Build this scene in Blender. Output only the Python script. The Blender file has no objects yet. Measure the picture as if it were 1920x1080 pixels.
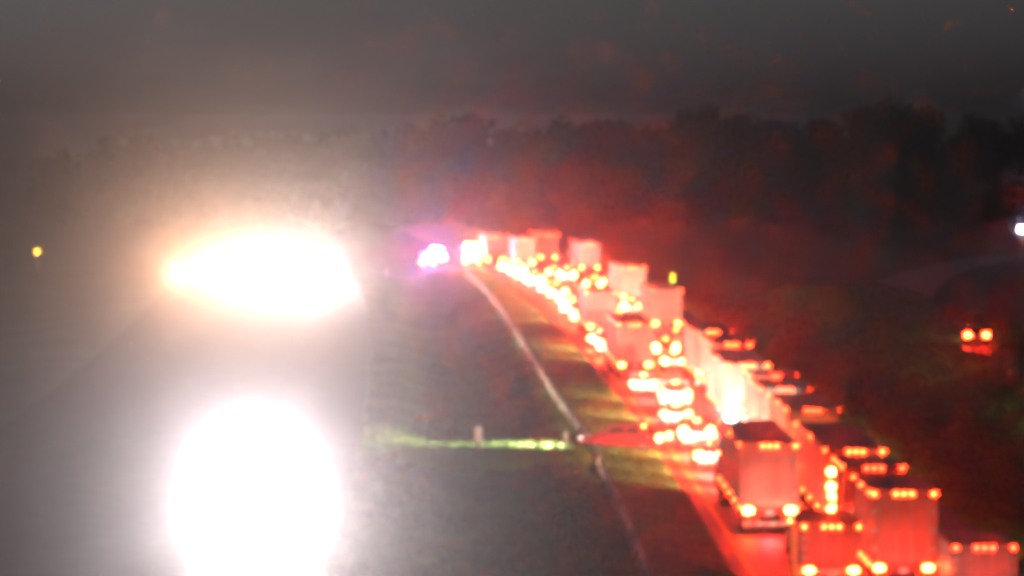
import bpy, bmesh, math, random
from mathutils import Vector, Matrix

R = math.radians
rng = random.Random(74)
scene = bpy.context.scene
COL = scene.collection

# ------------------------------------------------------------------ camera, sky, exposure
cam_data = bpy.data.cameras.new('traffic_camera')
cam_data.sensor_width = 36.0
cam_data.lens = 135.0
cam_data.clip_start = 1.0
cam_data.clip_end = 9000.0
camera = bpy.data.objects.new('traffic_camera', cam_data)
camera.location = (0.0, 0.0, 18.1)
camera.rotation_euler = (R(90.0 - 2.43), 0.0, 0.0)
COL.objects.link(camera)
scene.camera = camera

SUN_ELEV, SUN_ROT = R(-4.0), R(-60.0)
world = bpy.data.worlds.new('World')
scene.world = world
world.use_nodes = True
wn = world.node_tree.nodes
wl = world.node_tree.links
bg = wn['Background']
sky_tex = wn.new('ShaderNodeTexSky')
sky_tex.sky_type = 'NISHITA'
sky_tex.sun_disc = False
sky_tex.sun_elevation = SUN_ELEV
sky_tex.sun_rotation = SUN_ROT
hs = wn.new('ShaderNodeHueSaturation')
hs.inputs['Saturation'].default_value = 0.45
wl.new(sky_tex.outputs[0], hs.inputs['Color'])
tint = wn.new('ShaderNodeMix')
tint.data_type = 'RGBA'
tint.blend_type = 'MULTIPLY'
tint.inputs['Factor'].default_value = 1.0
for k in tint.inputs:
    if k.type == 'RGBA' and k.name == 'B':
        k.default_value = (0.80, 1.04, 1.34, 1)
ca = [k for k in tint.inputs if k.type == 'RGBA' and k.name == 'A'][0]
wl.new(hs.outputs[0], ca)
wl.new([k for k in tint.outputs if k.type == 'RGBA'][0], bg.inputs['Color'])
bg.inputs['Strength'].default_value = 1.05

scene.view_settings.view_transform = 'Standard'
scene.view_settings.look = 'None'
scene.view_settings.gamma = 1.0
scene.view_settings.exposure = 0.0
scene.view_settings.use_curve_mapping = False

cy = scene.cycles
cy.use_denoising = True
cy.use_adaptive_sampling = False
cy.max_bounces = 4
cy.diffuse_bounces = 2
cy.glossy_bounces = 2
cy.transmission_bounces = 2
cy.volume_bounces = 0
cy.sample_clamp_indirect = 0.5
cy.caustics_reflective = False
cy.caustics_refractive = False
cy.pixel_filter_type = 'GAUSSIAN'
cy.filter_width = 8.5

HAZE_DENSITY = 0.0004
HAZE_G = 0.968
BRAKE = 1000.0
TAIL = 900.0
MARKER = 260.0
HEAD_LENS = 4.0
ONCOMING_W = 11500.0
QUEUE_W = 800.0
RED_GAIN = 1.6
DOOR_FILL_W = 560.0


# ------------------------------------------------------------------ materials
def principled(name, col, rough=0.6, metal=0.0, spec=0.5, noise=0.0, scale=4.0, col2=None, bump=0.0, bscale=30.0, coat=0.0):
    m = bpy.data.materials.new(name)
    m.use_nodes = True
    nt = m.node_tree
    b = nt.nodes['Principled BSDF']
    b.inputs['Base Color'].default_value = (*col, 1)
    b.inputs['Roughness'].default_value = rough
    b.inputs['Metallic'].default_value = metal
    b.inputs['Specular IOR Level'].default_value = spec
    b.inputs['Coat Weight'].default_value = coat
    if noise or bump:
        tc = nt.nodes.new('ShaderNodeTexCoord')
    if noise:
        n = nt.nodes.new('ShaderNodeTexNoise')
        n.inputs['Scale'].default_value = scale
        n.inputs['Detail'].default_value = 6.0
        nt.links.new(tc.outputs['Object'], n.inputs['Vector'])
        rp = nt.nodes.new('ShaderNodeValToRGB')
        c2 = col2 or tuple(c * (1 - noise) for c in col)
        rp.color_ramp.elements[0].color = (*c2, 1)
        rp.color_ramp.elements[0].position = 0.38
        rp.color_ramp.elements[1].color = (*col, 1)
        rp.color_ramp.elements[1].position = 0.62
        nt.links.new(n.outputs['Fac'], rp.inputs['Fac'])
        nt.links.new(rp.outputs['Color'], b.inputs['Base Color'])
    if bump:
        n2 = nt.nodes.new('ShaderNodeTexNoise')
        n2.inputs['Scale'].default_value = bscale
        n2.inputs['Detail'].default_value = 4.0
        nt.links.new(tc.outputs['Object'], n2.inputs['Vector'])
        bp = nt.nodes.new('ShaderNodeBump')
        bp.inputs['Strength'].default_value = bump
        bp.inputs['Distance'].default_value = 0.05
        nt.links.new(n2.outputs['Fac'], bp.inputs['Height'])
        nt.links.new(bp.outputs['Normal'], b.inputs['Normal'])
    return m


def lamp(name, col, strength):
    m = bpy.data.materials.new(name)
    m.use_nodes = True
    m.cycles.emission_sampling = 'NONE'          # the lamp's light is cast by the light object beside it
    b = m.node_tree.nodes['Principled BSDF']
    b.inputs['Base Color'].default_value = (min(1, col[0] * .5), col[1] * .5, col[2] * .5, 1)
    b.inputs['Roughness'].default_value = 0.3
    b.inputs['Emission Color'].default_value = (*col, 1)
    b.inputs['Emission Strength'].default_value = strength
    return m


RED = (1.0, 0.022, 0.004)
M = {
    'asphalt': principled('asphalt', (0.055, 0.053, 0.051), 0.5, noise=0.35, scale=0.6, bump=0.3, bscale=25),
    'concrete': principled('concrete', (0.60, 0.56, 0.42), 0.85, noise=0.65, scale=0.22, bump=0.3, bscale=6),
    'lit_galvanised': principled('lit_galvanised_steel', (0.80, 0.75, 0.52), 0.42, 0.1, noise=0.3, scale=0.25),
    'unlit_weathered_steel': principled('unlit_weathered_steel', (0.32, 0.29, 0.23), 0.6, 0.1, noise=0.4, scale=0.3),
    'soil': principled('soil', (0.034, 0.060, 0.010), 0.95, noise=0.6, scale=0.09, col2=(0.020, 0.032, 0.008), bump=0.8, bscale=2),
    'grass': principled('grass_blade', (0.085, 0.150, 0.014), 0.8, noise=0.6, scale=0.15, col2=(0.045, 0.07, 0.010)),
    'yellow_line': principled('yellow_line', (0.62, 0.40, 0.05), 0.6, noise=0.4, scale=0.8),
    'white_line': principled('white_line', (0.7, 0.7, 0.68), 0.6, noise=0.4, scale=0.8),
    'bark': principled('bark', (0.07, 0.055, 0.04), 0.9, noise=0.5, scale=2),
    'leaf_a': principled('leaf_a', (0.036, 0.042, 0.024), 0.7, noise=0.5, scale=0.4),
    'leaf_b': principled('leaf_b', (0.042, 0.048, 0.026), 0.7, noise=0.5, scale=0.4),
    'white_paint': principled('white_paint', (0.38, 0.375, 0.36), 0.45, noise=0.35, scale=0.7),
    'door_paint': principled('door_paint', (0.40, 0.385, 0.37), 0.5, noise=0.35, scale=0.9),
    'aluminium': principled('aluminium', (0.55, 0.55, 0.56), 0.35, 0.9, noise=0.25, scale=1.5),
    'steel': principled('steel', (0.30, 0.30, 0.31), 0.45, 0.8),
    'chrome': principled('chrome', (0.75, 0.75, 0.76), 0.15, 1.0),
    'rubber': principled('rubber', (0.02, 0.02, 0.02), 0.85),
    'plastic': principled('black_plastic', (0.03, 0.03, 0.03), 0.5),
    'chassis': principled('chassis', (0.03, 0.03, 0.032), 0.7),
    'glass': principled('tinted_glass', (0.015, 0.017, 0.02), 0.06, 0.0, 0.6),
    'plate': principled('number_plate', (0.6, 0.6, 0.62), 0.4),
    'tape_yellow': principled('tape_yellow', (0.80, 0.62, 0.08), 0.35),
    'tape_black': principled('tape_black', (0.03, 0.03, 0.03), 0.5),
    'tape_red': principled('tape_red', (0.55, 0.03, 0.02), 0.35),
    'tape_white': principled('tape_white', (0.8, 0.8, 0.8), 0.35),
    'sign_green': principled('sign_green', (0.05, 0.30, 0.10), 0.4),
    'reflector_amber': principled('reflector_amber', (0.80, 0.30, 0.03), 0.3),
    'brake': lamp('brake_lamp_lit', RED, BRAKE),
    'brake_hot': lamp('brake_lamp_bright', (1.0, 0.030, 0.006), BRAKE * 1.7),
    'tail': lamp('tail_lamp_lit', RED, TAIL),
    'marker': lamp('marker_lamp_lit', (1.0, 0.035, 0.006), MARKER),
    'marker_dim': lamp('marker_lamp_dim', (1.0, 0.03, 0.008), MARKER * 0.45),
    'head': lamp('head_lamp_lit', (1.0, 0.90, 0.74), HEAD_LENS),
    'head_glare': lamp('head_lamp_high_beam', (1.0, 0.92, 0.80), 1500.0),
    'reverse': lamp('reverse_lamp_lit', (1.0, 0.93, 0.84), 350.0),
    'strobe_blue': lamp('strobe_blue', (0.14, 0.18, 1.0), 1300.0),
    'strobe_red': lamp('strobe_red', (1.0, 0.05, 0.14), 350.0),
    'strobe_white': lamp('strobe_white', (0.45, 0.6, 1.0), 1300.0),
    'beacon_amber': lamp('beacon_amber', (1.0, 0.45, 0.04), 900.0),
    'violet_bulb': lamp('violet_bulb', (0.75, 0.62, 1.0), 220.0),
    'lime_glow': lamp('lime_glow', (0.75, 1.0, 0.06), 6.0),
    'amber_bulb': lamp('amber_bulb', (1.0, 0.50, 0.03), 45.0),
}
for nm, c in (('silver', (0.42, 0.43, 0.44)), ('black', (0.02, 0.02, 0.022)), ('grey', (0.13, 0.135, 0.14)), ('white', (0.72, 0.72, 0.70)),
              ('blue', (0.03, 0.06, 0.20)), ('red', (0.30, 0.02, 0.02)), ('beige', (0.36, 0.31, 0.24)), ('green', (0.03, 0.10, 0.06))):
    M['paint_' + nm] = principled('car_paint_' + nm, c, 0.3, 0.15, 0.5, coat=0.6)


for nm, c in (('rust', (0.34, 0.085, 0.045)), ('orange', (0.46, 0.14, 0.035)), ('grey', (0.17, 0.165, 0.16)), ('red', (0.32, 0.045, 0.035)), ('brown', (0.22, 0.11, 0.07)), ('lit_pink', (0.50, 0.30, 0.25))):
    M['skin_' + nm] = principled('trailer_paint_' + nm, c, 0.5, noise=0.3, scale=0.8)  # salmon, orange and rust tones put the lamps' warm light into the paint


# ------------------------------------------------------------------ mesh helpers
class MB:
    def __init__(self):
        self.v, self.f = [], []

    def add(self, vs, fs):
        n = len(self.v)
        self.v += [tuple(p) for p in vs]
        self.f += [tuple(i + n for i in q) for q in fs]

    def box(self, x0, x1, y0, y1, z0, z1, ch=0.0):
        if ch <= 0:
            vs = [(x, y, z) for z in (z0, z1) for y in (y0, y1) for x in (x0, x1)]
            self.add(vs, [(0, 2, 3, 1), (4, 5, 7, 6), (0, 1, 5, 4), (2, 6, 7, 3), (0, 4, 6, 2), (1, 3, 7, 5)])
            return
        c = min(ch, (x1 - x0) * .45, (y1 - y0) * .45, (z1 - z0) * .45)
        bm = bmesh.new()
        bmesh.ops.create_cube(bm, size=1.0)
        for p in bm.verts:
            p.co = Vector(((x0 + x1) / 2 + p.co.x * (x1 - x0), (y0 + y1) / 2 + p.co.y * (y1 - y0), (z0 + z1) / 2 + p.co.z * (z1 - z0)))
        bmesh.ops.bevel(bm, geom=bm.edges[:], offset=c, segments=1, affect='EDGES')
        bm.verts.index_update()
        self.add([p.co[:] for p in bm.verts], [[q.index for q in f.verts] for f in bm.faces])
        bm.free()

    def loft(self, rings, cap=True):
        n = len(rings[0])
        base = len(self.v)
        for r in rings:
            self.v += [tuple(p) for p in r]
        for i in range(len(rings) - 1):
            for j in range(n):
                a, b = base + i * n + j, base + i * n + (j + 1) % n
                self.f.append((a, b, b + n, a + n))
        if cap:
            self.f.append(tuple(base + j for j in reversed(range(n))))
            self.f.append(tuple(base + (len(rings) - 1) * n + j for j in range(n)))

    def tube(self, p0, p1, r0, r1=None, n=8):
        r1 = r0 if r1 is None else r1
        p0, p1 = Vector(p0), Vector(p1)
        d = (p1 - p0).normalized()
        a = Vector((0, 0, 1)) if abs(d.z) < 0.9 else Vector((1, 0, 0))
        u = d.cross(a).normalized()
        w = d.cross(u)
        ring = lambda p, r: [p + (u * math.cos(t) + w * math.sin(t)) * r for t in [2 * math.pi * k / n for k in range(n)]]
        self.loft([ring(p0, r0), ring(p1, r1)])

    def lathe_x(self, cx, cy_, cz, prof, n=20):
        """rings of (x offset, radius) about an axis along x"""
        self.loft([[(cx + px, cy_ + r * math.cos(2 * math.pi * k / n), cz + r * math.sin(2 * math.pi * k / n)) for k in range(n)] for px, r in prof])

    def build(self, name, mat, parent=None, smooth=False):
        me = bpy.data.meshes.new(name)
        me.from_pydata(self.v, [], self.f)
        me.materials.append(mat)
        bm = bmesh.new()
        bm.from_mesh(me)
        bmesh.ops.recalc_face_normals(bm, faces=bm.faces[:])
        bm.to_mesh(me)
        bm.free()
        if smooth:
            for p in me.polygons:
                p.use_smooth = True
        o = bpy.data.objects.new(name, me)
        COL.objects.link(o)
        if parent:
            o.parent = parent
        return o


def box(name, mat, parent, x0, x1, y0, y1, z0, z1, ch=0.0):
    m = MB()
    m.box(x0, x1, y0, y1, z0, z1, ch)
    return m.build(name, mat, parent)


def thing(name, label, cat, loc=(0, 0, 0), rz=0.0, group=None):
    o = bpy.data.objects.new(name, None)
    COL.objects.link(o)
    o.empty_display_size = 0.5
    o.location = loc
    o.rotation_euler = (0, 0, rz)
    o['label'] = label
    o['category'] = cat
    if group:
        o['group'] = group
    return o


def structure(name, mat, mb):
    o = mb.build(name, mat)
    o['kind'] = 'structure'
    return o


KIDS = {}


def kids(o):
    return [c for c in o.children]


def dup_tree(o, parent=None):
    c = o.copy()
    COL.objects.link(c)
    c.parent = parent
    for ch in kids(o):
        dup_tree(ch, c)
    return c


def set_mat(o, mat):
    o.material_slots[0].link = 'OBJECT'
    o.material_slots[0].material = mat


# ------------------------------------------------------------------ the lie of the road
def xc(y):
    """centre of the left queue lane"""
    return 11.9 - 9e-5 * max(0.0, y - 100.0) ** 2


def heading(y):
    return math.atan2(-(xc(y + 1) - xc(y - 1)) / 2.0, 1.0)


def smooth(a, b, t):
    t = min(1.0, max(0.0, (t - a) / (b - a)))
    return t * t * (3 - 2 * t)


def aux_edge(y):
    return 9.3 + 2.8 * smooth(260, 400, y)


def ground_z(x, y):
    u = x - xc(y)
    z = -0.06
    # depressed grass median, bridged by a low grass berm
    if -18.0 < u < -7.4:
        dep = -1.15 * smooth(-7.4, -11.5, u) if u > -12.5 else -1.15 * smooth(-18.0, -13.5, u)
        berm = smooth(201, 209, y) * (1 - smooth(216.5, 224, y))
        z += dep * (1 - 1.05 * berm)
    # right-hand ditch and back slope
    e = aux_edge(y)
    if u > e + 1.0:
        z += -1.3 * smooth(e + 1.0, e + 6.0, u) + 1.9 * smooth(e + 7.0, e + 16.0, u)
    if u < -44.0:
        z += -0.8 * smooth(-44, -52, u)
    far = max(0.0, (abs(x) - 60.0)) / 100.0
    z += (0.35 * math.sin(x * .021 + 1.3) * math.sin(y * .017 + .4)) * min(1.0, far)
    return z


def build_ground():
    xs = [-850, -600, -400, -280, -200, -160, -130, -105] + [-90 + 1.6 * i for i in range(101)] + [85, 105, 130, 160, 200, 280, 400, 600, 850]
    ys = [-40, 0, 40] + [70 + 3.0 * i for i in range(230)] + [780, 830, 900, 1000, 1200, 1500, 2000, 2500]
    v = [(x, y, ground_z(x, y)) for y in ys for x in xs]
    n = len(xs)
    f = [(j * n + i, j * n + i + 1, (j + 1) * n + i + 1, (j + 1) * n + i) for j in range(len(ys) - 1) for i in range(n - 1)]
    m = MB()
    m.add(v, f)
    return structure('ground', M['soil'], m)


def strip(u0, u1, z, y0=60.0, y1=720.0, step=6.0, skirt=0.0, mb=None):
    m = mb or MB()
    n = max(1, int(math.ceil((y1 - y0) / step)))
    rows = []
    for i in range(n + 1):
        y = y0 + (y1 - y0) * i / n
        a = u0(y) if callable(u0) else u0
        b = u1(y) if callable(u1) else u1
        c = xc(y)
        if skirt:
            rows.append([(c + a, y, z - skirt), (c + a, y, z), (c + b, y, z), (c + b, y, z - skirt)])
        else:
            rows.append([(c + a, y, z), (c + b, y, z)])
    k = len(rows[0])
    m.add([p for r in rows for p in r], [(i * k + j, i * k + j + 1, (i + 1) * k + j + 1, (i + 1) * k + j) for i in range(n) for j in range(k - 1)])
    return m


build_ground()
structure('road', M['asphalt'], strip(-2.7, aux_edge, 0.0, skirt=0.35))
M['worn_asphalt'] = principled('worn_asphalt', (0.036, 0.039, 0.024), 0.9, spec=0.15, noise=0.35, scale=0.6)
structure('oncoming_road', M['worn_asphalt'], strip(-41.0, -19.4, 0.0, skirt=0.35))
structure('yellow_edge_line', M['yellow_line'], strip(-2.02, -1.80, 0.008))
m = MB()
y = 72.0
while y < 700:
    strip(1.78, 1.92, 0.008, y, y + 3.0, mb=m)
    y += 12.0
structure('lane_line', M['white_line'], m)
structure('white_edge_line', M['white_line'], strip(5.45, 5.62, 0.008))
# side road with the lone car on the right
m = MB()
rows = []
for i in range(31):
    t = i / 30
    y = 250 + 260 * t
    x = 35.0 + 4.0 * t + 60.0 * max(0, t - .35) ** 2
    w = 3.6
    rows.append([(x - w, y, ground_z(x - w, y) + .02), (x, y, max(ground_z(x, y), .5 * (ground_z(x - w, y) + ground_z(x + w, y))) + .05), (x + w, y, ground_z(x + w, y) + .02)])
m.add([p for r in rows for p in r], [(i * 3 + j, i * 3 + j + 1, i * 3 + j + 4, i * 3 + j + 3) for i in range(30) for j in range(2)])
structure('side_road', M['asphalt'], m)


# ------------------------------------------------------------------ guardrail along the median side of the queue
def rail_u(y):
    return -6.3 - .65 * smooth(212, 262, y) + 1.2 * smooth(290, 450, y)


W_PROFILE = [(-.055, .78), (.02, .755), (.05, .70), (.035, .645), (-.03, .615), (.035, .585), (.05, .53), (.02, .475), (-.055, .45)]


def guardrail(y0, y1, label):
    root = thing('guardrail', label, 'guardrail', (xc(y0) + rail_u(y0), y0, -.06))
    L = 3.81
    m = MB()
    rings = [[(px, q, pz) for px, pz in W_PROFILE] + [(px - .018, q, pz) for px, pz in reversed(W_PROFILE)] for q in (0, L + .06)]
    m.loft(rings)
    first = m.build('rail_panel', M['lit_galvanised'], None)
    m = MB()
    m.box(-.14, -.07, -.05, .05, -.35, .80)
    m.box(-.16, -.05, -.055, -.051, -.35, .80)
    post = m.build('post', M['steel'], None)
    n = int((y1 - y0) / L)
    for i in range(n):
        y = y0 + i * L
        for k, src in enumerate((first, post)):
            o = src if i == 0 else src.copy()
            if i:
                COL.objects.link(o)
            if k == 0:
                set_mat(o, M['unlit_weathered_steel' if (y < 150 or 226 < y < 258 or rail_rng.random() < .22) else 'lit_galvanised'])  # stretches by distance paint lit and unlit rail; random dull panels are weathered
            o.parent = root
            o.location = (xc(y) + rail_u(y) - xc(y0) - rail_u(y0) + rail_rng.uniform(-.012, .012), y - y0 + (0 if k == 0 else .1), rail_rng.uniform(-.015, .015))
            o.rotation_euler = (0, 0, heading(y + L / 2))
    return root


rail_rng = random.Random(8)
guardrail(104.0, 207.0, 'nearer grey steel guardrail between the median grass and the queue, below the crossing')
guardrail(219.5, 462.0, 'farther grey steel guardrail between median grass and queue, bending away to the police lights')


# ------------------------------------------------------------------ grass
def grass_patch(name, u_of, n, y0, y1, h0, h1, seed):
    r = random.Random(seed)
    m = MB()
    vs, fs = m.v, m.f
    for _ in range(n):
        y = y0 + (y1 - y0) * r.random() ** 1.25
        u = u_of(r, y)
        x = xc(y) + u
        z = ground_z(x, y) - 0.02
        h = r.uniform(h0, h1)
        for k in range(3):
            a = r.uniform(0, math.pi)
            w = r.uniform(.05, .13)
            dx, dy = math.cos(a) * w, math.sin(a) * w
            ox, oy = r.uniform(-.22, .22), r.uniform(-.22, .22)
            lx, ly = r.uniform(-.12, .12), r.uniform(-.12, .12)
            b = len(vs)
            vs += [(x + ox - dx, y + oy - dy, z), (x + ox + dx, y + oy + dy, z), (x + ox + lx, y + oy + ly, z + h)]
            fs.append((b, b + 1, b + 2))
    me = bpy.data.meshes.new(name)
    me.from_pydata(vs, [], fs)
    me.materials.append(M['grass'])
    o = bpy.data.objects.new(name, me)
    COL.objects.link(o)
    o['label'] = 'short green grass growing along the highway median and verge'
    o['category'] = 'grass'
    o['kind'] = 'stuff'
    return o


def u_median(r, y):
    while True:
        u = r.uniform(-19.2, -2.85)
        if not -6.75 < u < -5.95:
            return u


def u_verge(r, y):
    return aux_edge(y) + 0.15 + 26.0 * r.random() ** 1.3


g = grass_patch('median_grass', u_median, 32000, 120, 480, .12, .30, 1)
g['label'] = 'short green grass covering the median between the two carriageways'
g = grass_patch('shoulder_grass', lambda r, y: r.uniform(-6.2, -2.8), 26000, 120, 470, .10, .24, 4)
g['label'] = 'dry yellow green grass between the guardrail and the yellow edge line'
M['grass_lit_yellow'] = principled('grass_lit_yellow', (0.17, 0.19, 0.018), 0.85, noise=0.6, scale=0.12, col2=(0.07, 0.08, 0.012))  # headlight glow on this grass is put into its yellow green
g.data.materials[0] = M['grass_lit_yellow']
g = grass_patch('verge_grass', u_verge, 24000, 110, 420, .15, .40, 2)
g['label'] = 'rough dark grass on the verge to the right of the queue'


M['grass_lit_lime'] = principled('grass_lit_lime', (0.14, 0.30, 0.012), 0.9, noise=0.5, scale=0.5, col2=(0.07, 0.14, 0.008))  # pool of headlight on the strip, painted as a brighter lime colour
nt = M['grass_lit_lime'].node_tree                   # thin blades pass light coming from behind
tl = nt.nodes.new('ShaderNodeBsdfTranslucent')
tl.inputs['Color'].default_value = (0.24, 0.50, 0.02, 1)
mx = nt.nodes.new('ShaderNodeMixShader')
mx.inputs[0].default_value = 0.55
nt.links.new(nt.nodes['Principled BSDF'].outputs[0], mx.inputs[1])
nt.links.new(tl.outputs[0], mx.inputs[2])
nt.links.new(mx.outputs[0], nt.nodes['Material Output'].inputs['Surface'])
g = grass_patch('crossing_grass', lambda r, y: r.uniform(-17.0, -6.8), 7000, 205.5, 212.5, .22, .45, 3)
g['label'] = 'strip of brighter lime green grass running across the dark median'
g.data.materials[0] = M['grass_lit_lime']


# ------------------------------------------------------------------ trees
def tree_proto(seed, h, spread, leafmat):
    r = random.Random(seed)
    root = thing('tree', '', 'tree')
    m = MB()
    m.tube((0, 0, -0.3), (0, 0, h * .35), .32, .24, 8)
    m.tube((0, 0, h * .34), (.2, .1, h * .8), .24, .08, 6)
    limbs = []
    for k in range(7):
        a = k * 2.4 + r.uniform(-.4, .4)
        z0 = h * r.uniform(.22, .55)
        L = spread * r.uniform(.5, .8)
        p = (math.cos(a) * L, math.sin(a) * L, z0 + h * r.uniform(.12, .28))
        m.tube((0, 0, z0), p, .12, .04, 5)
        limbs.append(p)
    m.build('trunk', M['bark'], root)
    m = MB()
    lobes = []
    for k in range(26):
        a = r.uniform(0, 6.28)
        t = r.random()
        z = h * (.10 + .82 * t)
        rad = spread * (1.0 - abs(t - .35) * .95) * r.uniform(.25, .85)
        lobes.append((math.cos(a) * rad, math.sin(a) * rad, z, spread * r.uniform(.26, .46)))
    lobes.append((0, 0, h * .93, spread * .26))
    for lx, ly, lz, lr in lobes:
        for _ in range(int(120 * (lr / 2.0) ** 1.3) + 40):
            d = Vector((r.gauss(0, 1), r.gauss(0, 1), r.gauss(0, 1))).normalized()
            p = Vector((lx, ly, lz)) + d * lr * r.uniform(.35, 1.12) * Vector((1, 1, .85)).length / 1.65
            s = r.uniform(.22, .55)
            u = Vector((r.gauss(0, 1), r.gauss(0, 1), r.gauss(0, 1))).normalized()
            w = u.cross(Vector((r.gauss(0, 1), r.gauss(0, 1), r.gauss(0, 1)))).normalized()
            b = len(m.v)
            m.v += [tuple(p - u * s), tuple(p + w * s * .7), tuple(p + u * s), tuple(p - w * s * .7)]
            m.f.append((b, b + 1, b + 2, b + 3))
    me = bpy.data.meshes.new('crown')
    me.from_pydata(m.v, [], m.f)
    me.materials.append(leafmat)
    o = bpy.data.objects.new('crown', me)
    COL.objects.link(o)
    o.parent = root
    return root


TREE_TOP = [(-120, 275), (0, 272), (120, 275), (330, 270), (520, 262), (600, 245), (700, 250), (800, 235), (870, 222), (960, 238), (1060, 236), (1150, 238),
            (1215, 250), (1270, 222), (1330, 206), (1385, 226), (1430, 222), (1500, 240), (1570, 236), (1620, 212), (1700, 207), (1760, 216),
            (1830, 222), (1880, 246), (1915, 222), (2050, 235)]


def top_at(px):
    for (a, b), (c, d) in zip(TREE_TOP, TREE_TOP[1:]):
        if a <= px <= c:
            return b + (d - b) * (px - a) / (c - a)
    return 240


protos = [tree_proto(11 + i, 18.0, 5.6 + .5 * (i % 3), M['leaf_a'] if i % 2 else M['leaf_b']) for i in range(6)]
used = set()
tr = random.Random(5)
spots = []
x = -74.0
while x < 96:                                   # the front row carries the skyline seen from the camera
    yy = 690 + tr.uniform(-14, 14)
    s = 7200.0 / yy
    hgt = 18.1 + (235 - top_at(960 + x * s)) / s + tr.uniform(-.3, .3)
    spots.append((x, yy, hgt, 1.45))
    x += tr.uniform(4.6, 6.6)
x = -84.0
while x < 110:
    spots.append((x, 728 + tr.uniform(-12, 12), tr.uniform(14.0, 16.5), 1.1))
    x += tr.uniform(6.5, 9)
x = 50.0
while x < 78:
    spots.append((x, 560 + tr.uniform(-20, 40), tr.uniform(11.0, 13.5), .9))
    x += tr.uniform(6, 9)
for i, (x, y, hgt, wd) in enumerate(spots):
    k = tr.randrange(6)
    t = protos[k] if k not in used else dup_tree(protos[k])
    used.add(k)
    t.location = (x, y, ground_z(x, y))
    t.rotation_euler = (0, 0, tr.uniform(0, 6.28))
    f = hgt / 18.0
    t.scale = (wd * tr.uniform(.85, 1.1), wd * tr.uniform(.85, 1.1), f)
    t['label'] = 'dark leafy tree in the hazy treeline behind the traffic queue'
    t['category'] = 'tree'
    t['group'] = 'trees of the dark treeline'


# ------------------------------------------------------------------ vehicles (local +Y is forward, origin on the ground under the rear end)
def wheel(root, x, y, r, w, side):
    m = MB()
    s = side
    m.lathe_x(x, y, r, [(-w / 2, r * .62), (-w / 2, r * .93), (-w * .36, r), (w * .36, r), (w / 2, r * .93), (w / 2, r * .62)], 18)
    t = m.build('wheel', M['rubber'], root)
    m = MB()
    m.lathe_x(x, y, r, [(s * w * .30, r * .60), (s * w * .47, r * .60), (s * w * .40, r * .34), (s * w * .52, r * .16)], 14)
    m.build('rim', M['aluminium'], t)
    return t


def ring(y, hw, z0, z1, tum=0.0, c=.12):
    """rounded body section: 8 points"""
    t = hw - tum
    return [(-hw + c, y, z0), (hw - c, y, z0), (hw, y, z0 + c), (hw, y, z0 + (z1 - z0) * .62), (t - c * .3, y, z1 - c * .5), (t - c * 1.2, y, z1),
            (-t + c * 1.2, y, z1), (-t + c * .3, y, z1 - c * .5), (-hw, y, z0 + (z1 - z0) * .62), (-hw, y, z0 + c)]


def front_beam(root, y, z, hw, power, cone=100, tilt=-2.0, col=(1.0, .78, .52), size=.12, pair=False):
    for sx in ((-1, 1) if pair else (0,)):
        ld = bpy.data.lights.new('headlight_beam', 'SPOT')
        ld.energy = power * (1 if pair else 2)
        ld.color = col
        ld.spot_size = R(cone)
        ld.spot_blend = .7
        ld.shadow_soft_size = size
        o = bpy.data.objects.new('headlight_beam', ld)
        COL.objects.link(o)
        o.parent = root
        o.location = (sx * hw, y + .06, z)
        o.rotation_euler = (R(90 + tilt), 0, 0)


CARS = {
    'sedan': dict(L=4.75, hw=.90, belt=.95, roof=1.44, glass=(.55, 1.25, 2.75, 3.65), tail_z=.82, deck=.98, hood=.92, name='sedan', cat='car'),
    'suv': dict(L=4.75, hw=.94, belt=1.10, roof=1.74, glass=(.12, .42, 2.95, 3.70), tail_z=1.02, deck=1.10, hood=1.06, name='suv', cat='car'),
    'hatch': dict(L=4.2, hw=.87, belt=.98, roof=1.50, glass=(.10, .60, 2.35, 3.15), tail_z=.90, deck=1.0, hood=.95, name='hatchback', cat='car'),
    'van': dict(L=5.3, hw=.98, belt=1.25, roof=1.95, glass=(.06, .22, 3.75, 4.55), tail_z=1.05, deck=1.25, hood=1.12, name='minivan', cat='van'),
    'pickup': dict(L=5.7, hw=.98, belt=1.15, roof=1.86, glass=(2.0, 2.15, 3.45, 4.15), tail_z=1.0, deck=1.12, hood=1.10, name='pickup_truck', cat='pickup'),
}


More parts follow.
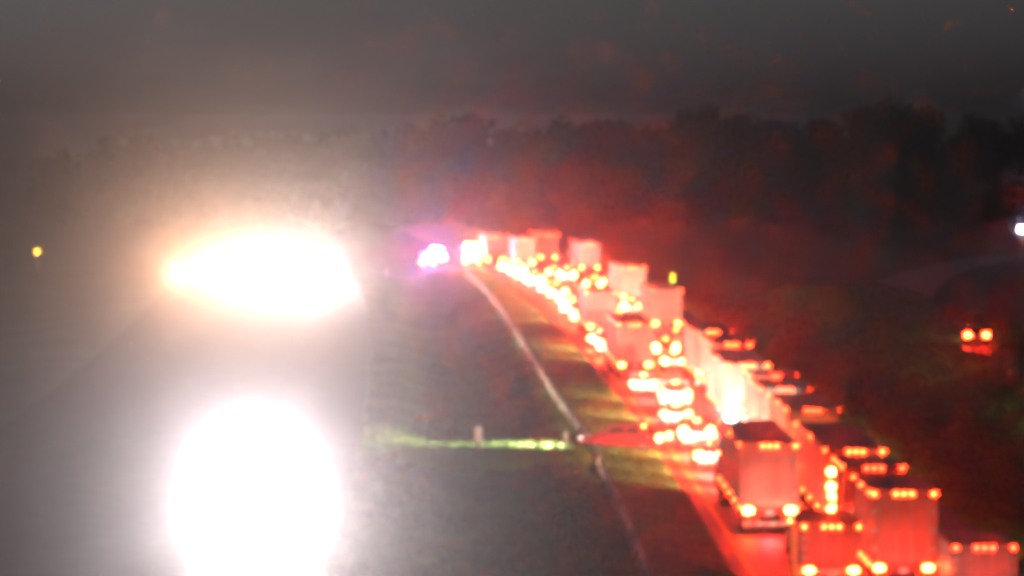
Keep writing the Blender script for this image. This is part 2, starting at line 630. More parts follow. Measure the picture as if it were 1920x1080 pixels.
def make_car(kind, oncoming=False):
    c = CARS[kind]
    L, hw = c['L'], c['hw']
    root = thing(c['name'], '', c['cat'])
    m = MB()
    m.loft([ring(0, hw * .90, .42, c['deck'] - .10, .06), ring(.12, hw * .97, .34, c['deck'], .05), ring(1.0, hw, .28, c['belt'], .04), ring(L * .45, hw, .26, c['belt'] - .01, .04),
            ring(L * .74, hw, .27, c['hood'] + .02, .05), ring(L * .93, hw * .95, .30, c['hood'] - .14, .08), ring(L, hw * .80, .38, .70, .06)])
    m.build('body', M['paint_silver'], root, False)
    g0, g1, g2, g3 = c['glass']
    b, rf = c['belt'] - .03, c['roof']
    tw, bw = hw * .74, hw * .93
    m = MB()
    m.loft([[(-bw, g0, b), (bw, g0, b), (bw, g0 + .02, b + .02), (-bw, g0 + .02, b + .02)],
            [(-bw, g0, b), (bw, g0, b), (tw + .06, g1, rf - .06), (-tw - .06, g1, rf - .06)],
            [(-bw, g1 + .1, b), (bw, g1 + .1, b), (tw, g1 + .12, rf), (-tw, g1 + .12, rf)],
            [(-bw, g2, b), (bw, g2, b), (tw, g2, rf), (-tw, g2, rf)],
            [(-bw, g3, b), (bw, g3, b), (bw, g3, b + .02), (-bw, g3, b + .02)]])
    m.build('cabin', M['paint_silver'], root)

    def quad(name, a, e, off):
        n = (Vector(a[1]) - Vector(a[0])).cross(Vector(a[3]) - Vector(a[0])).normalized() * e
        p = [Vector(q) + n * off for q in a]
        q = [Vector(q) + n * (off - .02) for q in a]
        mm = MB()
        mm.loft([q, p])
        return mm.build(name, M['glass'], root)
    k = .10
    quad('rear_window', [(-bw + k, g0 + .03, b + .07), (bw - k, g0 + .03, b + .07), (tw - .04, g1 - .02, rf - .13), (-tw + .04, g1 - .02, rf - .13)], 1, .02)
    quad('windscreen', [(-bw + k, g3 - .04, b + .06), (bw - k, g3 - .04, b + .06), (tw - .04, g2 + .05, rf - .06), (-tw + .04, g2 + .05, rf - .06)], -1, .03)
    mid = (g1 + g2) / 2
    for sx in (-1, 1):
        for ya, yb, za, zb in ((g1 + .16, mid - .05, g0 + .45, mid - .05), (mid + .05, g2 - .02, mid + .05, g3 - .45)):
            quad('side_window', [(sx * (bw - .01), max(za, g1 - .3), b + .06), (sx * (bw - .01), zb, b + .06), (sx * (tw + .035), yb, rf - .10), (sx * (tw + .035), ya, rf - .10)], sx, .02)
        wheel(root, sx * (hw - .13), L * .20, .33, .22, sx)
        wheel(root, sx * (hw - .13), L * .80, .33, .22, sx)
        z = c['tail_z']
        tall = kind in ('suv', 'van', 'pickup')
        box('taillight', M['brake'], root, sx * hw * .80 - (.11 if tall else .19), sx * hw * .80 + (.11 if tall else .13), -.045, .06, z - (.22 if tall else .08), z + (.22 if tall else .08), .02)
        box('headlight', M['head'], root, sx * hw * .66 - .17, sx * hw * .66 + .17, L - .10, L + .012, .58, .72, .03)
        box('door_mirror', M['plastic'], root, sx * (hw + .02) - .08, sx * (hw + .02) + .08, g3 - .62, g3 - .50, b + .02, b + .15, .02)
        box('door_handle', M['plastic'], root, sx * (hw + .01) - .012, sx * (hw + .01) + .012, mid - .35, mid - .18, b - .16, b - .12)
    box('rear_bumper', M['plastic'], root, -hw * .88, hw * .88, -.06, .10, .36, .56, .03)
    box('front_bumper', M['plastic'], root, -hw * .74, hw * .74, L - .06, L + .05, .30, .50, .03)
    box('number_plate', M['plate'], root, -.16, .16, -.085, -.055, .60, .74)
    box('high_brake_light', M['brake'], root, -.16, .16, g1 - .05, g1 + .01, rf - .085, rf - .045)
    if kind == 'pickup':
        box('cargo_bed', M['chassis'], root, -hw + .10, hw - .10, .10, 1.85, c['belt'] - .02, c['belt'] + .015)
        for sx in (-1, 1):
            box('bed_rail', M['plastic'], root, sx * (hw - .06) - .04, sx * (hw - .06) + .04, .08, 1.95, c['belt'] - .03, c['belt'] + .05, .01)
        box('tailgate_handle', M['plastic'], root, -.12, .12, -.02, .01, .90, .97)
    return root


def rear_fittings(root, w, top, floor, stacked, bright):
    """doors, lock rods, lamps, guard on the back of a van body"""
    for sx in (-1, 1):
        d = box('rear_door', M['door_paint'], root, min(sx * .012, sx * (w - .10)), max(sx * .012, sx * (w - .10)), -.045, -.003, floor + .10, top - .24, .01)
        for hx in (.30, w - .32):
            mm = MB()
            mm.tube((sx * hx, -.07, floor + .06), (sx * hx, -.07, top - .22), .022)
            mm.build('lock_rod', M['steel'], d)
        for hz in (.22, .5, .78):
            z = floor + .1 + (top - floor - .34) * hz
            box('hinge', M['steel'], d, sx * (w - .12) - .10, sx * (w - .12) + .10, -.058, -.046, z - .05, z + .05)
        box('corner_post', M['door_paint'], root, sx * (w - .045) - .05, sx * (w - .045) + .05, -.03, .02, floor, top - .02)
        if stacked:
            for k, z in enumerate((floor + .35, floor + .80, floor + 1.25, floor + 1.9)[:stacked]):
                if stacked == 4:
                    box('taillight', M['brake'], root, sx * .33 - .12, sx * .33 + .12, -.13, -.05, z - .09, z + .09, .03)
                box('taillight', M['brake'], root, sx * (w - .22) - .12, sx * (w - .22) + .12, -.13, -.05, z - .09, z + .09, .03)
        else:
            box('taillight', M['brake'], root, sx * (w - .34) - .17, sx * (w - .34) + .17, -.10, -.004, floor - .16, floor - .02, .03)
        box('marker_light', M['marker'], root, sx * (w - .14) - .055, sx * (w - .14) + .055, -.06, -.012, top - .14, top - .07, .02)
        box('mudflap', M['rubber'], root, sx * (w - .36) - .30, sx * (w - .36) + .30, .10, .13, .25, floor - .20)
        box('guard_post', M['chassis'], root, sx * .55 - .05, sx * .55 + .05, .03, .12, .50, floor - .01)
    box('header', M['door_paint'], root, -w + .006, w - .006, -.025, .02, top - .20, top - .005)
    for dx in (-.30, 0, .30):
        box('marker_light', M['marker'], root, dx - .055, dx + .055, -.06, -.02, top - .14, top - .07, .02)
    m = MB()
    m.box(-w + .1, w - .1, .0, .10, .44, .56)
    gd = m.build('underride_guard', M['steel'], root)
    for k in range(8):
        x0 = -w + .14 + k * (2 * w - .28) / 8
        box('stripe', M['tape_red'] if k % 2 else M['tape_white'], gd, x0, x0 + (2 * w - .28) / 8, -.006, -.001, .47, .53)
    box('number_plate', M['plate'], root, -.16, .16, -.03, -.005, floor - .26, floor - .10)
    box('sill', M['chassis'], root, -w + .004, w - .004, -.03, .05, floor - .01, floor + .095)


def make_truck(total, box_len, w=1.28, top=4.05, floor=1.18, stacked=0, semi=True, tape=False, nose_white=True):
    root = thing('semi_truck' if semi else 'box_truck', '', 'truck')
    m = MB()
    m.box(-w, w, 0, box_len, floor, top, .03)
    body = m.build('trailer' if semi else 'cargo_box', M['white_paint'], root)
    n = int(box_len / 1.2)
    for sx in (-1, 1):
        for k in range(1, n):
            yy = k * box_len / n
            box('side_rib', M['aluminium'], body, sx * (w + .006) - .014, sx * (w + .006) + .014, yy - .03, yy + .03, floor + .12, top - .14)
        box('bottom_rail', M['aluminium'], body, sx * (w + .004) - .02, sx * (w + .004) + .02, .02, box_len - .05, floor - .02, floor + .10)
        box('top_rail', M['aluminium'], body, sx * (w + .004) - .02, sx * (w + .004) + .02, .02, box_len - .05, top - .12, top - .01)
        for q in range(5):
            yy = .25 + (box_len - .6) * q / 4
            box('side_marker', M['marker'], root, sx * (w + .03) - .025, sx * (w + .03) + .025, yy - .10, yy + .10, floor + .0, floor + .09, .02)
            if q % 2 == 0:
                box('side_marker', M['marker'], root, sx * (w + .03) - .025, sx * (w + .03) + .025, yy - .08, yy + .08, top - .10, top - .03, .02)
    rear_fittings(root, w, top, floor, stacked, True)
    box('frame_rail', M['chassis'], root, -.5, .5, .3, total - 1.0, .78, floor - .002)
    axles = (1.2, 2.45) if semi else (min(2.4, box_len * .35),)
    for ya in axles:
        for sx in (-1, 1):
            wheel(root, sx * (w - .20), ya, .50, .28, sx)
            wheel(root, sx * (w - .52), ya, .50, .28, sx)
    if semi:
        for sx in (-1, 1):
            box('landing_leg', M['chassis'], root, sx * .75 - .07, sx * .75 + .07, box_len - 2.9, box_len - 2.75, .25, floor)
            for ya in (box_len - 1.2, box_len + .1):
                wheel(root, sx * (w - .22), ya, .50, .55, sx)
        cy0 = box_len + 1.0
        cl = total - cy0
        m = MB()
        m.loft([ring(cy0, 1.16, 1.05, 3.1, .05), ring(cy0 + cl * .45, 1.16, 1.0, 3.2, .05), ring(cy0 + cl * .55, 1.14, .95, 2.95, .08), ring(cy0 + cl * .66, 1.10, .8, 1.95, .08),
                ring(total - .25, 1.0, .65, 1.65, .10), ring(total, .9, .6, 1.35, .06)])
        m.build('cab', M['paint_white'] if nose_white else M['paint_blue'], root)
        m = MB()
        m.loft([ring(cy0 + .02, 1.10, 3.11, 3.95, .1), ring(cy0 + cl * .28, 1.08, 3.15, 3.85, .15), ring(cy0 + cl * .47, 1.0, 3.19, 3.32, .05, .03)])
        m.build('roof_fairing', M['paint_white'] if nose_white else M['paint_blue'], root)
        for sx in (-1, 1):
            mm = MB()
            mm.tube((sx * 1.02, cy0 - .12, 1.0), (sx * 1.02, cy0 - .12, 3.9), .08)
            mm.build('exhaust_stack', M['chrome'], root)
            box('mirror', M['chrome'], root, sx * 1.42 - .10, sx * 1.42 + .10, cy0 + cl * .55, cy0 + cl * .55 + .12, 2.1, 2.75, .02)
            wheel(root, sx * 1.02, total - 1.25, .50, .30, sx)
            box('headlight', M['head'], root, sx * .78 - .16, sx * .78 + .16, total - .16, total + .02, .86, 1.06, .03)
    else:
        cy0 = box_len + .12
        m = MB()
        m.loft([ring(cy0, 1.05, .75, 2.55, .06), ring(cy0 + .9, 1.05, .7, 2.55, .08), ring(cy0 + 1.25, 1.03, .7, 1.75, .08), ring(total - .1, .95, .62, 1.45, .1), ring(total, .85, .6, 1.2, .05)])
        m.build('cab', M['paint_white'], root)
        for sx in (-1, 1):
            wheel(root, sx * .95, total - .95, .46, .28, sx)
            box('mirror', M['plastic'], root, sx * 1.30 - .09, sx * 1.30 + .09, cy0 + 1.0, cy0 + 1.1, 1.75, 2.25, .02)
            box('headlight', M['head'], root, sx * .72 - .15, sx * .72 + .15, total - .12, total + .02, .86, 1.04, .03)
    return root


def striped_board(root, w, top):
    """diagonally striped warning board down the left rear corner"""
    bd = box('striped_board', M['tape_yellow'], root, -w - .40, -w - .12, -.10, -.07, .30, top + .10)
    z = .36
    while z < top - .15:
        mm = MB()
        a = [(-w - .399, z), (-w - .121, z + .19), (-w - .121, z + .28), (-w - .399, z + .09)]
        mm.loft([[(p, -.108, q) for p, q in a], [(p, -.1003, q) for p, q in a]])
        mm.build('stripe', M['tape_black'], bd)
        z += .20


def make_cargo_trailer(tape):
    w, top, floor, ln = 1.22, 2.36, .62, 4.9
    root = thing('cargo_trailer', '', 'trailer')
    m = MB()
    m.box(-w, w, 0, ln, floor, top, .05)
    body = m.build('box_body', M['white_paint'], root)
    for sx in (-1, 1):
        for k in range(1, 5):
            box('side_rib', M['aluminium'], body, sx * (w + .006) - .014, sx * (w + .006) + .014, k * ln / 5 - .03, k * ln / 5 + .03, floor + .1, top - .12)
        for ya in (1.7, 2.55):
            wheel(root, sx * (w + .12), ya, .36, .22, sx)
        box('fender', M['aluminium'], root, sx * (w + .125) - .12, sx * (w + .125) + .12, 1.25, 3.0, .76, .80, .01)
    rear_fittings(root, w, top, floor, 0, True)
    mm = MB()
    mm.box(-.06, .06, ln - .2, ln + 1.1, .44, .56)
    mm.build('tow_bar', M['chassis'], root)
    if tape:
        striped_board(root, w, top)
    return root


PROTO = {}


def proto(key):
    if key not in PROTO:
        if key in CARS:
            PROTO[key] = make_car(key)
        elif key == 'semi20':
            PROTO[key] = make_truck(20.6, 15.4)
        elif key == 'semi17':
            PROTO[key] = make_truck(17.8, 12.6, nose_white=False)
        elif key == 'trailer_striped':
            PROTO[key] = make_cargo_trailer(True)
        elif key == 'semi_stacked':
            PROTO[key] = make_truck(19.6, 14.4, stacked=2)
        elif key == 'semi_columns':
            PROTO[key] = make_truck(20.6, 15.4, stacked=4)
        elif key == 'trailer_plain':
            PROTO[key] = make_cargo_trailer(False)
        elif key == 'box6':
            PROTO[key] = make_truck(6.3, 4.3, semi=False)
        elif key == 'box9':
            PROTO[key] = make_truck(9.2, 6.9, semi=False)
        elif key == 'box13':
            PROTO[key] = make_truck(13.0, 10.6, semi=False)
        PROTO[key]['fresh'] = 1
    return PROTO[key]


def place(key, y, u, label, tail='brake', marker='marker', paint=None, group='vehicles queuing on the right carriageway', rz=None, lay='five', skin=None):
    p = proto(key)
    if p.get('fresh'):
        del p['fresh']
        t = p
    else:
        src = p
        t = src.copy()
        COL.objects.link(t)
        for ch in src.children:
            if ch.type == 'LIGHT':
                continue
            dup_tree(ch, t)
    t.location = (xc(y) + u, y, 0.006)
    t.rotation_euler = (0, 0, heading(y) if rz is None else rz)
    t['label'] = label
    t['group'] = group
    for ch in t.children:
        st = ch.name.split('.')[0]
        if st in ('taillight', 'high_brake_light'):
            if st == 'high_brake_light' and tail == 'tail':
                set_mat(ch, M['tape_red'])
            else:
                set_mat(ch, M['tail' if st == 'high_brake_light' else tail])
        elif st == 'marker_light':
            set_mat(ch, M[marker])
            xm = sum(c[0] for c in ch.bound_box) / 8
            dead = {'five': False, 'three': abs(xm) > .6, 'corners': abs(xm) < .6, 'right': xm < -.6, 'left': xm > .6, 'two': xm < -.2 or xm > .6}[lay]
            if dead:
                set_mat(ch, M['tape_red'])
        elif skin and st in ('trailer', 'cargo_box', 'box_body', 'rear_door', 'corner_post', 'header'):
            set_mat(ch, M['skin_' + skin])
        elif st in ('body', 'cabin') and paint:
            set_mat(ch, M['paint_' + paint])
    t['tail'] = tail
    t['front'] = max((c[1] for ch in t.children if ch.type == 'MESH' for c in ch.bound_box), default=4.0)
    return t


def point_light(t, name, x, y, z, col, power, size=.2):
    ld = bpy.data.lights.new(name, 'POINT')
    ld.energy = power
    ld.color = col
    ld.shadow_soft_size = size
    o = bpy.data.objects.new(name, ld)
    COL.objects.link(o)
    o.parent = t
    o.location = (x, y, z)


TAIL_W = {'brake_hot': 1100.0, 'brake': 750.0, 'tail': 260.0}


def tail_glow(t, tail, z):
    ld = bpy.data.lights.new('tail_lamp_glow', 'SPOT')
    ld.energy = TAIL_W[tail] * RED_GAIN
    ld.color = (1.0, .018, .020)
    ld.spot_size = R(96)
    ld.spot_blend = .6
    ld.shadow_soft_size = .25
    o = bpy.data.objects.new('tail_lamp_glow', ld)
    COL.objects.link(o)
    o.parent = t
    o.location = (0, -.35, z)
    o.rotation_euler = (R(-46), 0, 0)             # lamp optics throw most of the light down at the road


def beams(t, power, z=.75, hw=.62, **kw):
    if power > 0:
        front_beam(t, t['front'], z, hw, power, **kw)


Q = []
# --- left lane, nearest first
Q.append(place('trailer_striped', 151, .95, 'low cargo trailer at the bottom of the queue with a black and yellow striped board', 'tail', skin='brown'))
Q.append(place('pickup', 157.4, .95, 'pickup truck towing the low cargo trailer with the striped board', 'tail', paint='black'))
Q.append(place('semi20', 169, -.10, 'large pale trailer in the left lane glowing pink between two bright low tail lamps', 'brake_hot', lay='right', skin='lit_pink'))
Q[-1].scale = (1, .90, 1)
Q.append(place('suv', 190, 0.0, 'silver car directly ahead of the large pink lit trailer in the left lane', 'brake_hot', paint='silver'))
Q.append(place('sedan', 200.5, -.45, 'dark grey sedan two ahead of the large pink lit trailer in the left lane', 'brake_hot', paint='grey'))
Q.append(place('suv', 213, -.45, 'black car in the left lane beside the red sedan turned across the shoulder', 'brake_hot', paint='black'))
Q.append(place('sedan', 212.6, -2.3, 'red sedan turned across the shoulder, its headlights lighting the lime grass strip', 'brake_hot', paint='red', rz=R(68)))
Q.append(place('hatch', 228, -.60, 'beige hatchback one ahead of the black car beside the turned red sedan', 'brake', paint='beige'))
Q.append(place('van', 242, .25, 'white minivan in the left lane ahead of the beige hatchback', 'brake', paint='white'))
Q.append(place('sedan', 256, -.85, 'silver sedan close behind the middle white trailer, hugging the yellow line', 'brake', paint='silver'))
Q.append(place('semi20', 272, -.50, 'white trailer in the middle of the left lane with pale bright right edge', 'brake'))
Q.append(place('suv', 299, -.75, 'grey car ahead of the middle white trailer in the left lane', 'brake_hot', paint='grey'))
Q.append(place('sedan', 311, -.70, 'blue sedan behind the shorter far trailer of the left lane', 'brake_hot', paint='blue'))
Q.append(place('semi17', 324, .20, 'shorter far trailer in the left lane between two groups of cars', 'brake', lay='corners'))
Q.append(place('suv', 345, -.2, 'black car just ahead of the shorter far trailer in the left lane', 'brake_hot', paint='black'))
Q.append(place('sedan', 363, 0.0, 'white sedan two ahead of the shorter far trailer in the left lane', 'brake_hot', paint='white'))
Q.append(place('hatch', 378, .5, 'silver hatchback in the far left lane where the queue starts to bend', 'brake_hot', paint='silver'))
Q.append(place('pickup', 393, .5, 'dark pickup truck in the far left lane on the bend', 'brake_hot', paint='grey'))
Q.append(place('sedan', 407, .5, 'beige sedan ahead of the dark pickup truck on the bend', 'brake_hot', paint='beige'))
Q.append(place('van', 424, 0.1, 'grey minivan on the bend ahead of the beige sedan', 'brake_hot', paint='grey'))
Q.append(place('sedan', 440, 0.0, 'black sedan on the bend, fourth car behind the farthest left trailer', 'brake_hot', paint='black'))
Q.append(place('suv', 455, 0.0, 'white car on the bend, third car behind the farthest left trailer', 'brake_hot', paint='white'))
Q.append(place('sedan', 469, -.2, 'silver sedan directly behind the farthest left trailer', 'brake_hot', paint='silver'))
Q.append(place('semi20', 486, -.6, 'farthest trailer of the left lane beside the amber flashing truck', 'brake', lay='left'))
Q.append(place('suv', 135, .9, 'car waiting behind the striped board trailer at the very bottom of the view', 'brake', paint='grey'))  # this car and the next are added out of view for their headlights
Q.append(place('van', 131, 4.4, 'minivan waiting below the two low cargo trailers at the bottom edge', 'brake', paint='white'))
# --- right lane, nearest first
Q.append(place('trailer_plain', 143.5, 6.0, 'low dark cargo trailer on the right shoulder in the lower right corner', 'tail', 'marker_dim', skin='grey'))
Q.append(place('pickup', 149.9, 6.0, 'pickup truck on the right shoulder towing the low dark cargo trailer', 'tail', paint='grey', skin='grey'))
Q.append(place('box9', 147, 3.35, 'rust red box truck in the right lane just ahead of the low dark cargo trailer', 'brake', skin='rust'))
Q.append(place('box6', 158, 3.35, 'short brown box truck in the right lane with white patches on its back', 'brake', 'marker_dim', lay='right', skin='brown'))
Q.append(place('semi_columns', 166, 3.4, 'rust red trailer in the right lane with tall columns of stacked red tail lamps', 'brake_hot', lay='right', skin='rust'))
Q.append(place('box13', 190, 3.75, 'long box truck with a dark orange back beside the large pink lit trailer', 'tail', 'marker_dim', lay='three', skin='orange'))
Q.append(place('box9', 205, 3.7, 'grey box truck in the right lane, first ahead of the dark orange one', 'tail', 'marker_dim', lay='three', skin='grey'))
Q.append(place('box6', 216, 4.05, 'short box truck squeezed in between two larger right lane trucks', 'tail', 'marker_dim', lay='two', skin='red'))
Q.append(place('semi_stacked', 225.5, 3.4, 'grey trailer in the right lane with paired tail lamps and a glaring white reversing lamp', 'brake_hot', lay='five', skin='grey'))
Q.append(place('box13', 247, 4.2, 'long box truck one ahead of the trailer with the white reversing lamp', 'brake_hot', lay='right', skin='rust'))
Q.append(place('box13', 262, 4.2, 'long box truck with bright roof lamps at the middle of the right lane', 'tail', 'marker', lay='three', skin='grey'))
Q.append(place('sedan', 281, 3.0, 'white sedan in the right lane level with the front of the middle white trailer', 'brake_hot', paint='white'))
Q.append(place('suv', 294, 3.3, 'black car in the right lane ahead of the white sedan', 'brake_hot', paint='black'))
Q.append(place('sedan', 312, 5.6, 'grey sedan drifting toward the right shoulder behind a far trailer', 'brake', paint='grey'))
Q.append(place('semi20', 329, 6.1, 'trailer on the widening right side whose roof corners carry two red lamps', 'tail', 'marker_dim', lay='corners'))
Q.append(place('hatch', 343, 3.1, 'blue hatchback between two trailers in the far right lane', 'brake_hot', paint='blue'))
Q.append(place('suv', 362, 5.6, 'silver car in the far right lane behind the bright edged trailer', 'brake_hot', paint='silver'))
Q.append(place('semi20', 381, 7.2, 'far right trailer with a white lamp at its lower right edge', 'brake'))
Q.append(place('sedan', 397, 4.2, 'white sedan in the far right lane abreast of the far right trailer', 'brake_hot', paint='white'))
Q.append(place('suv', 411, 5.5, 'beige car abreast of the dark pickup truck on the bend', 'brake_hot', paint='beige'))
Q.append(place('sedan', 424, 6.9, 'black sedan on the right of the bend ahead of the beige car', 'brake_hot', paint='black'))
Q.append(place('van', 437, 4.6, 'silver minivan in the right lane of the bend', 'brake_hot', paint='silver'))
Q.append(place('sedan', 452, 4.3, 'grey sedan in the right lane of the bend behind a farthest trailer', 'brake_hot', paint='grey'))
Q.append(place('semi17', 458, 8.9, 'trailer with yellow lit top standing rightmost on the bend', 'brake', 'marker', lay='three'))
Q.append(place('semi20', 476, 2.4, 'bright white sided trailer in the centre of the distant bend', 'brake_hot'))
Q.append(place('semi20', 494, 6.7, 'pinkish trailer at the far end of the queue between two brighter ones', 'brake'))
for q in Q:
    tall = q['category'] in ('truck', 'trailer')
    tail_glow(q, q['tail'], 1.05 if tall else .9)
    if tall:
        ld = bpy.data.lights.new('door_fill', 'SPOT')     # added fill floating behind the truck, aimed forward to redden its doors
        ld.energy = DOOR_FILL_W * (1.0 if q['tail'] != 'tail' else .5)
        ld.color = (1.0, .055, .045)
        ld.spot_size = R(140)
        ld.spot_blend = 1.0
        ld.shadow_soft_size = .4
        lo = bpy.data.objects.new('door_fill', ld)
        COL.objects.link(lo)
        lo.parent = q
        lo.location = (0, -1.7, 1.15)
        lo.rotation_euler = (R(112), 0, 0)
    if 'lime grass' in q['label']:
        front_beam(q, q['front'], .66, .6, 26000, cone=74, tilt=-1.8, col=(1.0, .95, .70), pair=True)
        continue
    pw = QUEUE_W
    if q['category'] == 'trailer':
        continue
    if q.location.y < 136:
        pw = 260.0
    elif not tall and q.location.x - xc(q.location.y) < 1.0:
        pw = 330.0 if min([p.location.y - q.location.y for p in Q if p['category'] == 'truck' and p.location.y > q.location.y and abs(p.location.x - q.location.x) < 2.5] + [99]) < 17 else 8500.0
    elif q.location.x - xc(q.location.y) < 1.0:
        pw = 4500.0
    beams(q, pw, .95 if tall else .66, .75 if tall else .6)
# reversing lamp on the right-lane trailer
def rear_light(t, x, z, power):
    ld = bpy.data.lights.new('reversing_beam', 'SPOT')
    ld.energy = power
    ld.color = (1.0, .87, .86)
    ld.spot_size = R(130)
    ld.spot_blend = 1.0
    ld.shadow_soft_size = .15
    o = bpy.data.objects.new('reversing_beam', ld)
    COL.objects.link(o)
    o.parent = t
    o.location = (x, -.35, z)
    o.rotation_euler = (R(-90), 0, 0)


for q in Q:
    if 'white reversing lamp' in q['label']:
        for k, z in enumerate((.62, .95)):
            box('reversing_light', M['reverse'], q, -1.24 + .02 * k, -.86 + .02 * k, -.20, -.10, z - .10, z + .10, .03)
    if 'white reversing lamp' in q['label']:
        rear_light(q, -1.0, .8, 350)
    if 'white lamp at its lower right' in q['label']:
        rear_light(q, 1.0, 1.1, 350)
    if 'white lamp at its lower right' in q['label']:
        box('reversing_light', M['reverse'], q, .85, 1.22, -.2, -.1, .85, 1.35, .03)
    if 'white lit patches' in q['label']:
        for dx in (-.85, .25):
            box('lit_patch', M['tape_white'], q, dx, dx + .75, -.16, -.06, 3.0, 3.45, .04)  # white panels standing in for lit patches on the doors

# --- lone car on the side road
car = place('sedan', 304, 0, 'lone dark car with two red tail lamps on the side road at right', 'tail', paint='black', group=None)
del car['group']
sx_, sy_ = 36.9, 304.0
car.location = (sx_, sy_, max(ground_z(sx_ - 3.6, sy_), ground_z(sx_ + 3.6, sy_), ground_z(sx_, sy_)) + .10)
car.rotation_euler = (0, 0, 0)
beams(car, 400, .66, .6)
tail_glow(car, 'tail', .85)

# --- emergency vehicles at the head of the queue
G = 'emergency vehicles at the incident'


def lightbar(t, y, z, hw, mats):
    b = box('light_bar', M['plastic'], t, -hw, hw, y - .14, y + .14, z, z + .05)
    n = len(mats)
    for k, mt in enumerate(mats):
        x0 = -hw + .03 + k * (2 * hw - .06) / n
        box('strobe', M[mt], b, x0 + .01, x0 + (2 * hw - .06) / n - .01, y - .13, y + .13, z + .05, z + .20, .03)


pol = place('suv', 495, -7.5, 'police car in the median with flashing blue and white light bar', 'brake_hot', paint='white', group=G)
lightbar(pol, 1.7, 1.76, .62, ('strobe_blue', 'strobe_white', 'strobe_white', 'strobe_blue'))
point_light(pol, 'strobe_glow', 0, 1.5, 2.15, (.32, .25, 1.0), 8000)
tail_glow(pol, 'brake', .9)
pol = place('sedan', 483, -9.3, 'police sedan with red strobes parked behind the blue flashing car', 'brake', paint='white', group=G)
lightbar(pol, 1.9, 1.46, .60, ('strobe_red', 'strobe_red', 'strobe_blue'))
point_light(pol, 'strobe_glow', 0, 1.7, 1.85, (1.0, .08, .35), 2500)
tow = place('box6', 492, -3.2, 'truck with blinding amber beacons on the left shoulder by the farthest trailer', 'brake_hot', 'marker', group=G)
tow.scale = (.86, .9, .62)
lightbar(tow, 1.0, 4.06, .9, ('beacon_amber', 'beacon_amber', 'beacon_amber', 'beacon_amber'))
point_light(tow, 'beacon_glow', 0, -.9, 3.2, (1.0, .55, .15), 1800)
for dx in (-.8, .3):
    box('flood_lamp', M['beacon_amber'], tow, dx, dx + .5, -.22, -.12, 1.9, 2.3, .03)

# --- oncoming traffic on the left carriageway
OG = 'oncoming vehicles with glaring headlights'
ONC = [
    ('sedan', 170.0, -22.4, 'nearest oncoming car hidden in the lower of the two white headlight glares', 'silver', 1.0, (1.0, .87, .86)),
    ('suv', 197.0, -24.2, 'second oncoming car behind the nearest in the lower white glare', 'black', 1.0, (1.0, .88, .92)),
    ('semi17', 450.0, -24.2, 'oncoming semi truck at the right end of the upper white glare', None, 1.5, (1.0, .80, .74)),
    ('suv', 465.0, -28.6, 'oncoming white car in the middle of the upper white glare', 'white', 1.2, (1.0, .74, .58)),
    ('sedan', 455.0, -32.2, 'oncoming grey car left of the middle of the upper white glare', 'grey', 1.2, (1.0, .66, .44)),
    ('van', 475.0, -35.6, 'oncoming minivan second from left in the upper glare', 'blue', 1.0, (1.0, .56, .32)),
    ('pickup', 465.0, -39.6, 'oncoming pickup with warm lamps at the left end of the upper glare', 'red', .9, (1.0, .44, .22)),
]
for key, y, u, lab, paint, k, colr in ONC:
    t = place(key, y, u, lab, 'tail', 'marker_dim', paint, OG, heading(y) + math.pi)
    near = y < 200
    for ch in t.children:
        if ch.name.startswith('headlight') and ch.type == 'MESH':
            set_mat(ch, M['head_glare'])
    beams(t, ONCOMING_W * k * (1.75 if near else 1.0), .95 if key == 'semi17' else .68, .75 if key == 'semi17' else .6, cone=32, tilt=3.0, pair=True, col=colr)


# ------------------------------------------------------------------ roadside furniture
def delineator(x, y, h, label, refl, col, w=.10):
    t = thing('delineator_post', label, 'marker post', (x, y, ground_z(x, y) - .05), 0, None)
    m = MB()
    m.box(-w / 2, w / 2, -.02, .02, 0, h, .012)
    m.build('post', M[col], t)
    box('reflector', M[refl], t, -w * .45, w * .45, -.032, -.0205, h - .32, h - .06, .01)
    return t


delineator(3.0, 213.5, 1.15, 'slim white marker post on the grass strip beside the pale concrete line', 'tape_white', 'white_paint', .12)
delineator(-1.85, 211.0, 1.55, 'grey marker post alone in the middle of the grass median', 'plate', 'plate', .38)
delineator(-5.4, 233.0, 1.25, 'short post with a round pale orange reflector in the dark median', 'reflector_amber', 'white_paint', .55)
delineator(-15.6, 478.0, 1.2, 'distant post with a small orange reflector left of the police cars', 'reflector_amber', 'white_paint', .3)

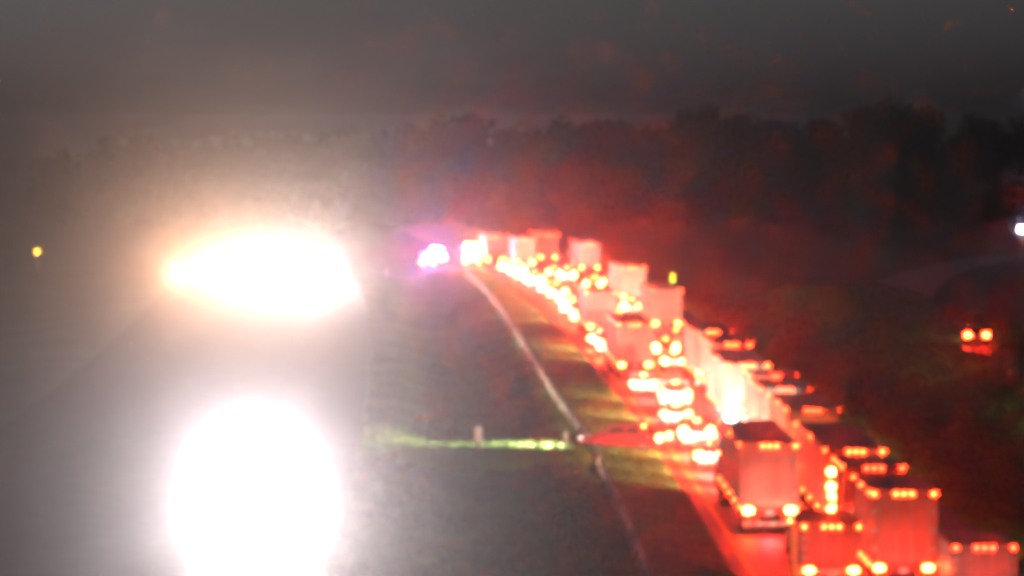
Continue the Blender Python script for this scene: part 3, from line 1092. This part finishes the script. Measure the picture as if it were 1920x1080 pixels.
gx, gy = 18.0, 430.0
t = thing('glowing_sign', 'small yellow green glowing post right of the far trailers, standing in for a sign', 'glowing sign', (gx, gy, ground_z(gx, gy)))
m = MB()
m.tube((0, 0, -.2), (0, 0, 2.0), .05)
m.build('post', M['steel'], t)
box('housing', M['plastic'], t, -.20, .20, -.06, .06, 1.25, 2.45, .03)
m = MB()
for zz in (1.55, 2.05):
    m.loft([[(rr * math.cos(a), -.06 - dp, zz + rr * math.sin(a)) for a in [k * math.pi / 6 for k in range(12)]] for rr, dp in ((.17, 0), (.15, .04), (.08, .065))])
m.build('lens', M['lime_glow'], t)  # emissive lenses added in place of a roadside sign's reflected light


def yard_lamp(x, y, h, label, bulb, br):
    t = thing('yard_lamp', label, 'lamp', (x, y, ground_z(x, y)))
    m = MB()
    m.tube((0, 0, -.3), (0, 0, h), .07, .05)
    m.build('pole', M['steel'], t)
    m = MB()
    m.tube((0, 0, h), (0, -.35, h + .12), .03)
    m.build('arm', M['steel'], t)
    m = MB()
    m.loft([[(br * s * math.cos(a), -.38 + br * s * math.sin(a), h + z) for a in [k * math.pi / 5 for k in range(10)]] for s, z in ((.3, -.28), (.9, -.22), (1, -.08), (.7, .05), (.3, .08))])
    m.build('bulb', M[bulb], t, True)
    m = MB()
    m.loft([[(br * s * math.cos(a), -.38 + br * s * math.sin(a), h + z) for a in [k * math.pi / 5 for k in range(10)]] for s, z in ((.85, .09), (1.0, .10), (.4, .22))])
    m.build('cap', M['steel'], t)
    return t


yard_lamp(66.3, 500.0, 4.1, 'violet white lamp at the right edge of the picture below the trees', 'violet_bulb', .25)
yard_lamp(-61.8, 500.0, 2.6, 'small amber lamp far left of the oncoming headlights', 'amber_bulb', .11)

# ------------------------------------------------------------------ haze volume, added to spread the headlights' glow
m = MB()
m.box(-900, 900, -60, 2600, -6.0, 24.0)
hz = m.build('haze', M['chassis'])
hz['kind'] = 'stuff'
hm = bpy.data.materials.new('haze_air')
hm.use_nodes = True
nt = hm.node_tree
for n in list(nt.nodes):
    if n.type == 'BSDF_PRINCIPLED':
        nt.nodes.remove(n)
pv = nt.nodes.new('ShaderNodeVolumePrincipled')
pv.inputs['Color'].default_value = (0.92, 0.90, 0.92, 1)
pv.inputs['Density'].default_value = HAZE_DENSITY
pv.inputs['Anisotropy'].default_value = HAZE_G
nt.links.new(pv.outputs['Volume'], nt.nodes['Material Output'].inputs['Volume'])
hm.cycles.homogeneous_volume = True
hm.cycles.volume_sampling = 'EQUIANGULAR'
hz.data.materials.clear()
hz.data.materials.append(hm)
